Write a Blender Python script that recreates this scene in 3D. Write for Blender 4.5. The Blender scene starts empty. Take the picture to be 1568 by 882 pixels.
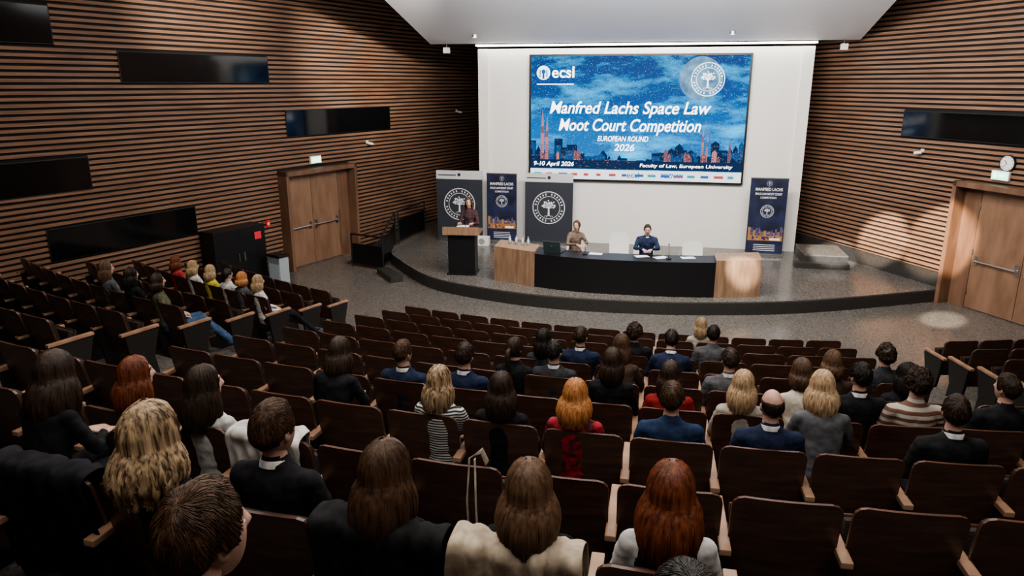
import bpy, bmesh, math, random
from mathutils import Vector, Matrix, Quaternion, noise
random.seed(7)
D=bpy.data; SC=bpy.context.scene
rad=math.radians
# ---------------------------------------------------------------- materials
_M={}
def newmat(name):
    m=D.materials.new(name); m.use_nodes=True
    nt=m.node_tree; b=nt.nodes['Principled BSDF']
    return m,nt,b
def flat(name,col,rough=.5,metal=0,emit=None,es=0,spec=.5,coat=0):
    if name in _M: return _M[name]
    m,nt,b=newmat(name)
    b.inputs['Base Color'].default_value=(*col,1); b.inputs['Roughness'].default_value=rough
    b.inputs['Metallic'].default_value=metal; b.inputs['Specular IOR Level'].default_value=spec
    b.inputs['Coat Weight'].default_value=coat
    if emit: b.inputs['Emission Color'].default_value=(*emit,1); b.inputs['Emission Strength'].default_value=es
    _M[name]=m; return m
def noisy(name,c1,c2,scale=(1,1,1),nscale=5,rough=.5,bump=0,detail=4,lo=.35,hi=.65,spec=.5,kind='noise'):
    if name in _M: return _M[name]
    m,nt,b=newmat(name); N=nt.nodes; L=nt.links
    tc=N.new('ShaderNodeTexCoord'); mp=N.new('ShaderNodeMapping'); mp.inputs['Scale'].default_value=scale
    L.new(tc.outputs['Object'],mp.inputs['Vector'])
    if kind=='noise':
        t=N.new('ShaderNodeTexNoise'); t.inputs['Scale'].default_value=nscale; t.inputs['Detail'].default_value=detail; out=t.outputs['Fac']
    else:
        t=N.new('ShaderNodeTexVoronoi'); t.inputs['Scale'].default_value=nscale; out=t.outputs['Color']
    L.new(mp.outputs[0],t.inputs['Vector'])
    r=N.new('ShaderNodeValToRGB'); r.color_ramp.elements[0].position=lo; r.color_ramp.elements[1].position=hi
    r.color_ramp.elements[0].color=(*c1,1); r.color_ramp.elements[1].color=(*c2,1)
    L.new(out,r.inputs[0]); L.new(r.outputs[0],b.inputs['Base Color'])
    b.inputs['Roughness'].default_value=rough; b.inputs['Specular IOR Level'].default_value=spec
    if bump:
        bp=N.new('ShaderNodeBump'); bp.inputs['Strength'].default_value=bump; bp.inputs['Distance'].default_value=.01
        L.new(out,bp.inputs['Height']); L.new(bp.outputs[0],b.inputs['Normal'])
    _M[name]=m; return m
def wood(name,c1,c2,sc=(2,2,30),rough=.45): return noisy(name,c1,c2,sc,1.5,rough,.05)
def cloth(col):
    key='fabric_%.3f_%.3f_%.3f'%col
    c2=tuple(min(1,c*1.35+.006) for c in col)
    return noisy(key,tuple(c*.8 for c in col),c2,(1,1,1),14,.85,.35,3,spec=.2)
def stripes(name,c1,c2,freq,axis='Z',thr=.5):
    if name in _M: return _M[name]
    m,nt,b=newmat(name); N=nt.nodes; L=nt.links
    tc=N.new('ShaderNodeTexCoord'); w=N.new('ShaderNodeTexWave'); w.bands_direction=axis; w.inputs['Scale'].default_value=freq; w.inputs['Distortion'].default_value=.6
    L.new(tc.outputs['Object'],w.inputs['Vector'])
    r=N.new('ShaderNodeValToRGB'); r.color_ramp.interpolation='CONSTANT'; r.color_ramp.elements[1].position=thr
    r.color_ramp.elements[0].color=(*c1,1); r.color_ramp.elements[1].color=(*c2,1)
    L.new(w.outputs['Fac'],r.inputs[0]); L.new(r.outputs[0],b.inputs['Base Color']); b.inputs['Roughness'].default_value=.85
    _M[name]=m; return m
def hairmat(c1,c2):
    key='hair_%.3f_%.3f_%.3f_%.3f'%(c1[0],c1[1],c1[2],c2[0])
    if key in _M: return _M[key]
    m=noisy(key,c1,c2,(42,42,3.0),1.6,.45,.35,5,.36,.66,spec=.4)
    return m
# ---------------------------------------------------------------- mesh builder
class B:
    def __init__(s): s.v=[]; s.f=[]; s.m=[]
    def add(s,vs,fs,mi=0,M=None):
        o=len(s.v)
        for p in vs:
            p=Vector(p); s.v.append(M@p if M else p)
        for f in fs: s.f.append(tuple(i+o for i in f)); s.m.append(mi)
    def box(s,x0,x1,y0,y1,z0,z1,mi=0,M=None,bev=0):
        if bev<=0:
            vs=[(x,y,z) for x in (x0,x1) for y in (y0,y1) for z in (z0,z1)]
            s.add(vs,[(0,1,3,2),(4,6,7,5),(0,4,5,1),(2,3,7,6),(0,2,6,4),(1,5,7,3)],mi,M)
        else:
            bm=bmesh.new(); bmesh.ops.create_cube(bm,size=1)
            for v in bm.verts: v.co=Vector(((x0+x1)/2+v.co.x*(x1-x0),(y0+y1)/2+v.co.y*(y1-y0),(z0+z1)/2+v.co.z*(z1-z0)))
            bmesh.ops.bevel(bm,geom=bm.edges[:],offset=bev,segments=2,affect='EDGES',profile=.7)
            bm.verts.index_update()
            s.add([v.co.copy() for v in bm.verts],[tuple(v.index for v in f.verts) for f in bm.faces],mi,M); bm.free()
    def loft(s,rings,mi=0,M=None,cap=True,closed=True):
        n=len(rings[0]); vs=[p for r in rings for p in r]; fs=[]
        for i in range(len(rings)-1):
            for j in range(n if closed else n-1):
                a=i*n+j; b=i*n+(j+1)%n; fs.append((a,b,b+n,a+n))
        if cap and closed:
            fs.append(tuple(range(n))[::-1]); fs.append(tuple((len(rings)-1)*n+j for j in range(n)))
        s.add(vs,fs,mi,M)
    def tube(s,pts,rs,n=8,mi=0,M=None,cap=True):
        pts=[Vector(p) for p in pts]; rings=[]; up=None
        for i,p in enumerate(pts):
            t=(pts[min(i+1,len(pts)-1)]-pts[max(i-1,0)])
            if t.length<1e-9: t=Vector((0,0,1))
            t.normalize()
            if up is None: up=Vector((0,0,1)) if abs(t.z)<.9 else Vector((1,0,0))
            a=t.cross(up)
            if a.length<1e-6: a=t.orthogonal()
            a.normalize(); b=a.cross(t).normalized(); up=b
            r=rs[i] if isinstance(rs,(list,tuple)) else rs
            ra,rb=r if isinstance(r,(list,tuple)) else (r,r)
            rings.append([p+a*(ra*math.cos(2*math.pi*j/n))+b*(rb*math.sin(2*math.pi*j/n)) for j in range(n)])
        s.loft(rings,mi,M,cap)
    def ell(s,c,r,mi=0,M=None,nu=14,nv=9):
        c=Vector(c); vs=[];fs=[]
        vs.append(c+Vector((0,0,r[2])))
        for i in range(1,nv):
            th=math.pi*i/nv
            for j in range(nu):
                ph=2*math.pi*j/nu; vs.append(c+Vector((r[0]*math.sin(th)*math.cos(ph),r[1]*math.sin(th)*math.sin(ph),r[2]*math.cos(th))))
        vs.append(c-Vector((0,0,r[2])))
        for j in range(nu): fs.append((0,1+j,1+(j+1)%nu))
        for i in range(nv-2):
            for j in range(nu):
                a=1+i*nu+j;b=1+i*nu+(j+1)%nu; fs.append((a,a+nu,b+nu,b))
        o=1+(nv-2)*nu
        for j in range(nu): fs.append((o+j,len(vs)-1,o+(j+1)%nu))
        s.add(vs,fs,mi,M)
    def disc(s,c,r,mi=0,M=None,n=32,r0=0,ax='y'):
        c=Vector(c)
        def P(a,q): return c+(Vector((q*math.cos(a),0,q*math.sin(a))) if ax=='y' else Vector((q*math.cos(a),q*math.sin(a),0)))
        if r0<=0: s.add([P(2*math.pi*i/n,r) for i in range(n)],[tuple(range(n))],mi,M)
        else:
            vs=[P(2*math.pi*i/n,r0) for i in range(n)]+[P(2*math.pi*i/n,r) for i in range(n)]
            s.add(vs,[(i,(i+1)%n,n+(i+1)%n,n+i) for i in range(n)],mi,M)
    def mesh(s,name,mats,smooth=False):
        me=D.meshes.new(name); me.from_pydata([tuple(v) for v in s.v],[],s.f)
        for m in mats: me.materials.append(m)
        me.polygons.foreach_set('material_index',s.m)
        if smooth: me.polygons.foreach_set('use_smooth',[True]*len(s.f))
        me.update(); return me
    def obj(s,name,mats,M=None,parent=None,smooth=False):
        o=D.objects.new(name,s.mesh(name,mats,smooth)); SC.collection.objects.link(o)
        if M: o.matrix_world=M
        if parent: o.parent=parent
        return o
def inst(name,me,M=None,parent=None):
    o=D.objects.new(name,me); SC.collection.objects.link(o)
    if parent: o.parent=parent
    if M: o.matrix_basis=M
    return o
def empty(name,M=None):
    o=D.objects.new(name,None); SC.collection.objects.link(o); o.empty_display_size=.1
    if M: o.matrix_basis=M
    return o
def TR(x,y,z,rz=0): return Matrix.Translation((x,y,z))@Matrix.Rotation(rz,4,'Z')
# ---------------------------------------------------------------- layout frame
LW=Vector((-6.03,18.75,0)); LD=Vector((.5,.866,0)); LN=Vector((.866,-.5,0))
RW=Vector((9.93,16.0,0)); RD=Vector((-.31,.9507,0)); RN=Vector((-.9507,-.31,0))
C0=Vector((6.1,28.6,0)); AX=rad(13.2)
def Rk(k): return 17.9+.998*k
def Zk(k): return .237*k
def polar(R,s):
    a=AX+s/R
    return Vector((C0.x-R*math.sin(a),C0.y-R*math.cos(a),0)),a
W0=Vector((-.95,21.6,0)); WE=Vector((.9797,-.2004,0)); WN=Vector((-.2004,-.9797,0)); WA=math.atan2(-.2004,.9797)
def inside(p,m=0): return (p-LW).dot(LN)>m and (p-RW).dot(RN)>m
# materials
slat=wood('slat_wood',(.175,.090,.056),(.32,.185,.118),(.6,.6,25))
dark=flat('backing_dark',(.008,.006,.005),.8)
doorw=wood('door_wood',(.20,.112,.068),(.28,.165,.105),(3,3,.8),.4)
framew=wood('frame_wood',(.14,.074,.046),(.21,.118,.075),(3,3,.8),.4)
blackg=flat('black_glass',(.006,.006,.007),.08)
blackm=flat('black_metal',(.015,.015,.016),.45)
blackp=flat('black_paint',(.01,.01,.011),.35)
steel=flat('brushed_steel',(.6,.6,.6),.3,1)
white=flat('white_paint',(.80,.775,.735),.6)
whitec=flat('ceiling_white',(.80,.81,.85),.55)
green=flat('exit_green',(.02,.5,.2),.5,emit=(.35,1,.75),es=2.5)
def terrazzo():
    m,nt,b=newmat('terrazzo'); N=nt.nodes; L=nt.links
    tc=N.new('ShaderNodeTexCoord')
    v=N.new('ShaderNodeTexVoronoi'); v.inputs['Scale'].default_value=42; L.new(tc.outputs['Object'],v.inputs['Vector'])
    n=N.new('ShaderNodeTexNoise'); n.inputs['Scale'].default_value=30; n.inputs['Detail'].default_value=5; L.new(tc.outputs['Object'],n.inputs['Vector'])
    bw=N.new('ShaderNodeRGBToBW'); L.new(v.outputs['Color'],bw.inputs[0])
    mx=N.new('ShaderNodeMath'); mx.operation='MULTIPLY'; L.new(bw.outputs[0],mx.inputs[0]); L.new(n.outputs['Fac'],mx.inputs[1])
    r=N.new('ShaderNodeValToRGB'); r.color_ramp.elements[0].position=.06; r.color_ramp.elements[1].position=.48
    r.color_ramp.elements[0].color=(.085,.077,.069,1); r.color_ramp.elements[1].color=(.19,.175,.158,1)
    L.new(mx.outputs[0],r.inputs[0]); L.new(r.outputs[0],b.inputs['Base Color']); b.inputs['Roughness'].default_value=.19
    return m
terr=terrazzo()
darkstone=noisy('dark_stone',(.02,.019,.018),(.06,.056,.052),(1,1,1),60,.4)
# ---------------------------------------------------------------- room shell
b=B(); P=[LW+LD*-25,RW+RD*-20.5,RW+RD*7,LW+LD*9.9]
b.add([(p.x,p.y,0) for p in P],[(0,1,2,3)]); b.obj('floor',[terr])
def slat_wall(name,O,Dv,Nn,s0,s1,zmax,holes):
    b=B()
    def q(s,off,z): p=O+Dv*s+Nn*off; return (p.x,p.y,z)
    def bx(a,c,o0,o1,z0,z1,mi):
        vs=[q(s,o,z) for s in (a,c) for o in (o0,o1) for z in (z0,z1)]
        b.add(vs,[(0,1,3,2),(4,6,7,5),(0,4,5,1),(2,3,7,6),(0,2,6,4),(1,5,7,3)],mi)
    bx(s0,s1,-.35,-.045,0,zmax,1)
    z=.12; i=0
    while z<zmax:
        segs=[(s0,s1)]
        for (h0,h1,hz0,hz1) in holes:
            if hz0-.05<z<hz1:
                ns=[]
                for a,c in segs:
                    if h1<=a or h0>=c: ns.append((a,c))
                    else:
                        if a<h0: ns.append((a,h0))
                        if c>h1: ns.append((h1,c))
                segs=ns
        for a,c in segs:
            x=a
            while x<c-.01:
                e=min(c,x+3.2+.6*math.sin(i*1.7)); bx(x+.002,e,-.045,0,z,z+.062,0); x=e
        z+=.112; i+=1
    return b.obj(name,[slat,dark])
slat_wall('wall_left',LW,LD,LN,-25,9.9,8.2,[(0,2.65,0,2.62),(-3.88,0,4.81,5.44),(.43,4.6,3.46,4.15),(-8.9,-4.79,2.76,3.41),(-5.82,-2.51,1.45,2.1),(-9,-5.1,5.5,6.2)])
slat_wall('wall_right',RW,RD,RN,-20.5,7,8.2,[(-2.9,0,0,2.77),(-2.3,1.89,3.59,4.19)])
def wall_panel(O,Dv,Nn,s0,s1,z0,z1):
    c=O+Dv*s0; M=Matrix(((Dv.x,Nn.x,0,c.x),(Dv.y,Nn.y,0,c.y),(0,0,1,0),(0,0,0,1)))
    b=B(); b.box(0,s1-s0,-.03,.02,z0,z1,0,None,.008); b.box(.02,s1-s0-.02,.0205,.024,z0+.02,z1-.02,1)
    b.obj('wall_display',[blackm,blackg],M)
for a in [(-3.88,0,4.81,5.44),(.43,4.6,3.46,4.15),(-8.9,-4.79,2.76,3.41),(-5.82,-2.51,1.45,2.1),(-9,-5.1,5.5,6.2)]: wall_panel(LW,LD,LN,*a)
wall_panel(RW,RD,RN,-2.3,1.89,3.59,4.19)
b=B(); p0=LW+LD*-25; p1=RW+RD*-20.5
b.add([(p0.x,p0.y,0),(p1.x,p1.y,0),(p1.x,p1.y,8.3),(p0.x,p0.y,8.3)],[(0,1,2,3)]); b.obj('wall_rear',[slat])
b=B(); p0=LW+LD*9.9; p1=RW+RD*7
b.add([(p0.x,p0.y,0),(p1.x,p1.y,0),(p1.x,p1.y,8.3),(p0.x,p0.y,8.3)],[(0,1,2,3)]); b.obj('wall_back',[dark])
b=B(); b.add([(p.x,p.y,8.2) for p in P],[(0,1,2,3)]); b.obj('ceiling',[flat('ceiling_dark',(.25,.24,.23),.8)])
Mw=Matrix(((WE.x,-WN.x,0,W0.x),(WE.y,-WN.y,0,W0.y),(0,0,1,0),(0,0,0,1)))
b=B(); b.box(0,8.98,0,.35,.3,5.74,0); 
for x in (0.0,8.98-.28): b.box(x,x+.28,-.06,0,.3,5.74,0)
b.obj('wall_stage',[white],Mw)
b=B(); x0,x1=-1.28,9.96
prof=[(-.4,5.86),(-8.5,7.8),(-24,7.95)]
vs=[]
for (y,z) in prof: vs+= [(x0,y,z),(x1,y,z),(x0,y,z+.25),(x1,y,z+.25)]
fs=[(0,1,3,2)]
for i in range(2):
    o=i*4; fs+=[(o,o+4,o+5,o+1),(o+2,o+3,o+7,o+6),(o,o+2,o+6,o+4),(o+1,o+5,o+7,o+3)]
b.add(vs,fs,0); b.obj('ceiling_canopy',[whitec],Mw)
b=B(); b.box(0,8.98,-.33,-.05,5.80,5.84,0); b.obj('cove_light_strip',[flat('cove_glow',(1,1,1),.5,emit=(1,.98,.92),es=6)],Mw)
for x in (.2,6.8):
    b=B(); b.tube([(x,-1.2,6.05),(x,-1.2,5.98)],.07,16,0); b.tube([(x,-1.2,5.985),(x,-1.2,5.975)],.05,16,1); b.obj('ceiling_downlight',[steel,flat('lamp_glow',(1,1,1),.5,emit=(1,.95,.85),es=4)],Mw,smooth=False)
# tiers
def anglim(R,side):
    lo,hi=AX,AX+side*1.3
    f=lambda a:inside(Vector((C0.x-R*math.sin(a),C0.y-R*math.cos(a),0)),-.02)
    for _ in range(40):
        m=(lo+hi)/2
        if f(m): lo=m
        else: hi=m
    return lo
b=B(); NK=13
for k in range(1,NK):
    ri=Rk(k)-.80; ro=ri+.998 if k<NK-1 else 33; n=60
    ring=[]
    for R in (ri,ro):
        a0=anglim(R,-1); a1=anglim(R,1)
        ring.append([(C0.x-R*math.sin(a0+(a1-a0)*i/n),C0.y-R*math.cos(a0+(a1-a0)*i/n)) for i in range(n+1)])
    z=Zk(k); zl=Zk(k-1)
    vs=[(x,y,z) for x,y in ring[0]]+[(x,y,z) for x,y in ring[1]]+[(x,y,zl) for x,y in ring[0]]
    m=n+1
    b.add(vs,[(i,i+1,m+i+1,m+i) for i in range(n)],0); b.add(vs,[(i,2*m+i,2*m+i+1,i+1) for i in range(n)],1)
    for (sa,sb) in ((4.35 if k<7 else 5.4,5.95 if k<7 else 6.5),(-4.75,-3.35)):
        r0,r1=ri-.4,ri-.001; zz=zl+.118; q=[]
        for R in (r0,r1):
            for i in range(7):
                p,_=polar(R,sa+(sb-sa)*i/6); q.append(p)
        vs=[(p.x,p.y,zz) for p in q]+[(p.x,p.y,zl) for p in q[:7]]
        fs=[(i,i+1,8+i,7+i) for i in range(6)]+[(i,14+i,15+i,i+1) for i in range(6)]
        b.add(vs,fs,0)
b.obj('floor_tiers',[terr,darkstone])
def catmull(pts,n=6):
    out=[]
    for i in range(len(pts)-1):
        p0=pts[max(i-1,0)];p1=pts[i];p2=pts[i+1];p3=pts[min(i+2,len(pts)-1)]
        for j in range(n):
            t=j/n
            out.append(tuple(.5*((2*p1[c])+(-p0[c]+p2[c])*t+(2*p0[c]-5*p1[c]+4*p2[c]-p3[c])*t*t+(-p0[c]+3*p1[c]-3*p2[c]+p3[c])*t**3) for c in range(2)))
    out.append(tuple(pts[-1])); return out
fr=catmull([(-3.28,19.4),(-2.24,17.4),(-1.28,16.45),(.52,15.5),(2.48,15.03),(4.42,14.9),(6.6,15.1),(9.88,15.98)])
pl=LW+LD*4.2+LN*.02; pb=LW+LD*9.8+LN*.02; pr=RW+RD*6.9+RN*.02
poly=fr+[(pr.x,pr.y),(pb.x,pb.y),(pl.x,pl.y)]
b=B(); n=len(poly)
b.add([(x,y,.3) for x,y in poly],[tuple(range(n))],0)
b.add([(x,y,z) for z in (0,.27) for x,y in poly],[(i,(i+1)%n,n+(i+1)%n,n+i) for i in range(n)],1)
b.add([(x,y,z) for z in (.27,.3) for x,y in poly],[(i,(i+1)%n,n+(i+1)%n,n+i) for i in range(n)],2)
b.obj('stage_platform',[terr,darkstone,flat('stone_edge',(.12,.11,.10),.4)])
b=B(); A=TR(-3.0,18.2,0,rad(118))
b.box(-.6,.5,.02,.35,0,.15,0,A,.01); b.obj('stage_step',[darkstone])
b=B()
def rw(s,o,z): p=RW+RD*s+RN*o; return (p.x,p.y,z)
vs=[rw(s,o,z) for s in (0.05,6.5) for o in (.0,.14) for z in (.3,.62)]
b.add(vs,[(0,1,3,2),(4,6,7,5),(0,4,5,1),(2,3,7,6),(0,2,6,4),(1,5,7,3)],0); b.obj('baseboard_right',[darkstone])
b=B(); b.box(8.95,10.0,-1.75,-.4,.3,.58,0,Mw,.015); b.box(8.7,10.0,-2.0,-1.75,.3,.44,0,Mw,.01); b.box(8.95,10.0,-1.75,-.4,.58,.6,1,Mw); b.obj('stage_riser_block',[darkstone,terr])
def portal(name,O,Dv,Nn,s0,s1,h):
    c=O+Dv*s0; w=s1-s0
    M=Matrix(((Dv.x,Nn.x,0,c.x),(Dv.y,Nn.y,0,c.y),(0,0,1,0),(0,0,0,1)))
    E=empty(name,M); b=B()
    b.box(0,.1,-.03,.32,0,h,0,None,.01); b.box(w-.1,w,-.03,.32,0,h,0,None,.01); b.box(0,w,-.03,.32,h-.12,h,0,None,.01)
    b.box(w-.5,w-.1,-.03,.02,0,h-.12,0)
    b.obj('frame',[framew],None,E)
    lw=(w-.6)/2
    for i in range(2):
        b=B(); x=.1+i*lw; b.box(x+.006,x+lw-.006,-.03,.015,.02,h-.13,0,None,.004)
        hz=1.08; b.tube([(x+.08,.015,hz),(x+.08,.08,hz),(x+lw-.12,.08,hz),(x+lw-.12,.015,hz)],.018,8,1)
        b.box(x+.04,x+.14,.015,.03,hz-.12,hz+.12,1); b.box(x+lw-.16,x+lw-.08,.015,.03,hz-.1,hz+.1,1)
        for hh in (.3,1.2,2.2): b.box(x+(0 if i==0 else lw-.03),x+(.03 if i==0 else lw),.012,.03,hh,hh+.12,1)
        b.obj('leaf_%d'%(i+1),[doorw,steel],None,E)
portal('door_1',LW,LD,LN,0,2.65,2.62); portal('door_2',RW,RD,RN,-2.9,0,2.77)
def wobj(b,name,mats,O,Dv,Nn,s,z,smooth=False):
    c=O+Dv*s; M=Matrix(((Dv.x,Nn.x,0,c.x),(Dv.y,Nn.y,0,c.y),(0,0,1,z),(0,0,0,1))); return b.obj(name,mats,M,smooth=smooth)
def exit_sign(O,Dv,Nn,s,z):
    b=B(); b.box(-.2,.2,.001,.06,0,.2,0,None,.008); b.box(-.18,.18,.06,.064,.02,.18,1)
    b.box(-.12,-.02,.064,.066,.08,.12,2); b.add([(-.02,.066,.05),(.05,.066,.1),(-.02,.066,.15)],[(0,1,2)],2); b.box(.08,.15,.064,.066,.04,.16,2)
    wobj(b,'exit_sign',[white,green,flat('sign_white',(.9,.9,.9),.5,emit=(1,1,1),es=2)],O,Dv,Nn,s,z)
exit_sign(LW,LD,LN,1.35,2.72); exit_sign(RW,RD,RN,-.85,2.86)
b=B(); b.tube([(0,0.001,0),(0,.05,0)],.17,32,0); b.disc((0,.052,0),.15,1)
for i in range(12):
    a=i*math.pi/6; b.box(-.006,.006,.053,.055,.115,.14,0,Matrix.Rotation(a,4,'Y'))
b.box(-.006,.006,.054,.057,0,.09,0,Matrix.Rotation(.8,4,'Y')); b.box(-.004,.004,.054,.058,0,.12,0,Matrix.Rotation(2.4,4,'Y'))
wobj(b,'wall_clock',[blackm,flat('clock_face',(.85,.85,.83),.4)],RW,RD,RN,-.95,3.22)
def cctv(O,Dv,Nn,s,z):
    b=B(); b.box(-.04,.04,0.001,.03,-.04,.04,0,None,.005); b.tube([(0,.02,0),(0,.1,-.02)],.012,8,0); b.tube([(-.05,.08,-.03),(.09,.16,-.06)],.035,12,0); b.tube([(.09,.16,-.06),(.095,.163,-.061)],.025,12,1)
    wobj(b,'security_camera',[white,blackg],O,Dv,Nn,s,z)
cctv(LW,LD,LN,3.5,3.15); cctv(LW,LD,LN,8.2,3.9); cctv(RW,RD,RN,1.2,3.3); 
def ospeak(a,z):
    b=B(); b.box(a-.08,a+.08,-.7,-.55,z-.15,z,0,None,.01); b.tube([(a,-.62,z),(a,-.62,z+.1)],.02,8,1); b.obj('hanging_sensor',[white,blackm],Mw)
ospeak(-.75,5.76); ospeak(9.55,5.76)
b=B(); b.box(-2.5,-1.0,.02,.5,0,1.5,0,None,.01); b.box(-1.76,-1.74,.5,.505,.05,1.45,1); b.box(-1.85,-1.83,.5,.53,.7,.9,2); b.box(-1.7,-1.66,.5,.53,.7,.9,2)
b.box(-1.32,-1.12,.5,.503,1.15,1.33,3); wobj(b,'equipment_cabinet',[blackp,dark,steel,flat('red_sticker',(.8,.05,.08),.5)],LW,LD,LN,0,0)
b=B(); b.box(-.22,.22,-.14,.14,.05,.72,0,None,.02); b.box(-.19,.19,-.145,-.14,.12,.55,1); b.box(-.24,.24,-.16,.16,.72,.78,2,None,.01); b.box(-.2,.2,-.12,.12,0,.05,2)
b.obj('litter_bin',[flat('bin_gray',(.35,.38,.4),.4),flat('bin_label',(.65,.75,.85),.5),blackm],TR(-5.75,17.4,0,rad(-35)))
b=B(); b.box(-.06,.06,0.001,.03,-.09,.09,0,None,.005); b.box(-.03,.03,.03,.035,-.03,.03,1); wobj(b,'fire_call_point',[flat('callpoint_red',(.7,.04,.03),.4),white],LW,LD,LN,-.45,1.35)
b=B(); b.box(-.05,.05,0.001,.02,-.08,.08,0,None,.004); wobj(b,'light_switch',[white],LW,LD,LN,-.75,1.35)
def railing(p0,p1,z0,z1,h=.95):
    p0=Vector(p0);p1=Vector(p1);d=(p1-p0);L=d.length;d/=L; M=Matrix(((d.x,-d.y,0,p0.x),(d.y,d.x,0,p0.y),(0,0,1,0),(0,0,0,1)))
    b=B(); b.tube([(0,0,z0),(0,0,z0+h)],.025,8,0); b.tube([(L,0,z1),(L,0,z1+h)],.025,8,0); b.tube([(0,0,z0+h),(L,0,z1+h)],.028,8,0)
    vs=[(.04,-.01,z0+.1),(L-.04,-.01,z1+.1),(L-.04,-.01,z1+h-.25),(.04,-.01,z0+h-.25),(.04,.01,z0+.1),(L-.04,.01,z1+.1),(L-.04,.01,z1+h-.25),(.04,.01,z0+h-.25)]
    b.add(vs,[(0,1,2,3),(7,6,5,4),(0,4,5,1),(2,6,7,3),(1,5,6,2),(0,3,7,4)],1)
    b.obj('stage_railing',[blackm,flat('railing_panel',(.008,.008,.009),.3)],M)
railing((-4.35,19.3),(-3.42,18.75),0,0,.9); railing((-3.42,18.75),(-3.36,20.6),0,.3,.95); railing((-3.3,20.8),(-2.75,22.6),.3,.3,.95)
b=B(); b.add([(-3.5,18.9,0),(-4.6,19.6,0),(-3.9,21.9,.3),(-3.5,21.3,.3),(-3.5,21.3,0),(-3.9,21.9,0)],[(0,1,2,3),(0,3,4),(1,5,2)]); b.obj('access_ramp',[darkstone])
# ---------------------------------------------------------------- LED screen
def em(name,c,s=1.0): return flat(name,(0,0,0),.6,emit=c,es=s,spec=.1)
SCW,SCH=5.86,3.36
MS=Mw@Matrix.Translation((1.54,-.1,2.17))
E=empty('led_presentation_screen',MS)
def screenmat():
    m,nt,bs=newmat('screen_sky'); N=nt.nodes; L=nt.links
    tc=N.new('ShaderNodeTexCoord'); sx=N.new('ShaderNodeSeparateXYZ'); L.new(tc.outputs['Object'],sx.inputs[0])
    g=N.new('ShaderNodeMapRange'); g.inputs['From Max'].default_value=SCH; L.new(sx.outputs['Z'],g.inputs[0])
    r=N.new('ShaderNodeValToRGB'); e=r.color_ramp.elements
    e[0].position=0; e[0].color=(.008,.035,.11,1); e[1].position=1; e[1].color=(.003,.032,.13,1)
    for p,c in ((.22,(.015,.11,.30,1)),(.42,(.008,.105,.30,1)),(.62,(.003,.055,.20,1)),(.82,(.003,.042,.165,1))):
        q=e.new(p); q.color=c
    L.new(g.outputs[0],r.inputs[0])
    mp=N.new('ShaderNodeMapping'); mp.inputs['Rotation'].default_value=(0,rad(28),0); mp.inputs['Scale'].default_value=(.35,1,1.1); L.new(tc.outputs['Object'],mp.inputs['Vector'])
    n=N.new('ShaderNodeTexNoise'); n.inputs['Scale'].default_value=1.3; n.inputs['Detail'].default_value=9; n.inputs['Roughness'].default_value=.7; L.new(mp.outputs[0],n.inputs['Vector'])
    r2=N.new('ShaderNodeValToRGB'); r2.color_ramp.elements[0].position=.49; r2.color_ramp.elements[1].position=.76; r2.color_ramp.elements[0].color=(0,0,0,1); r2.color_ramp.elements[1].color=(.05,.48,.75,1)
    L.new(n.outputs['Fac'],r2.inputs[0])
    a=N.new('ShaderNodeMix'); a.data_type='RGBA'; a.blend_type='ADD'; a.inputs[0].default_value=1; L.new(r.outputs[0],a.inputs[6]); L.new(r2.outputs[0],a.inputs[7])
    out=a.outputs[2]
    for sc,th in ((12,.075),(30,.12)):
        v=N.new('ShaderNodeTexVoronoi'); v.inputs['Scale'].default_value=sc; L.new(tc.outputs['Object'],v.inputs['Vector'])
        lt=N.new('ShaderNodeMath'); lt.operation='LESS_THAN'; lt.inputs[1].default_value=th; L.new(v.outputs['Distance'],lt.inputs[0])
        mx=N.new('ShaderNodeMix'); mx.data_type='RGBA'; L.new(lt.outputs[0],mx.inputs[0]); L.new(out,mx.inputs[6]); mx.inputs[7].default_value=(.5,.8,1,1); out=mx.outputs[2]
    L.new(out,bs.inputs['Emission Color']); bs.inputs['Emission Strength'].default_value=2.0; bs.inputs['Base Color'].default_value=(0,0,0,1); bs.inputs['Roughness'].default_value=.5; bs.inputs['Specular IOR Level'].default_value=.1
    return m
b=B(); b.box(0,SCW,0,.08,0,SCH,0); b.obj('panel',[screenmat()],None,E)
b=B(); t=.05
b.box(-t,0,-.02,.09,-t,SCH+t,0); b.box(SCW,SCW+t,-.02,.09,-t,SCH+t,0); b.box(0,SCW,-.02,.09,-t,0,0); b.box(0,SCW,-.02,.09,SCH,SCH+t,0); b.obj('bezel',[blackp],None,E)
b=B()
rr=random.Random(11)
for layer in range(3):
    x=-.02*layer; y=-.004-.002*layer
    while x<SCW:
        w=rr.uniform(.08,.24); side=abs(x-SCW*.48)/(SCW*.5); h=(rr.uniform(.35,.85)*(.4+.85*side))*(1-.22*layer); x2=min(SCW,x+w); xa=max(0,x)
        b.box(xa,x2,y,y+.003,.3,.3+h,layer%3 if layer<2 else 0)
        if rr.random()<.35: b.add([(xa,y,.3+h),(x2,y,.3+h),((xa+x2)/2,y,.3+h+rr.uniform(.05,.15))],[(0,1,2)],layer%3 if layer<2 else 0)
        zz=.36
        while zz<.3+h-.04:
            xx=xa+.015
            while xx<x2-.02:
                if rr.random()<.26: b.box(xx,xx+.010,y-.0015,y-.0005,zz,zz+.016,rr.choice((2,3,3,9,1,2)))
                xx+=.026
            zz+=.036
        x=x2
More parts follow.
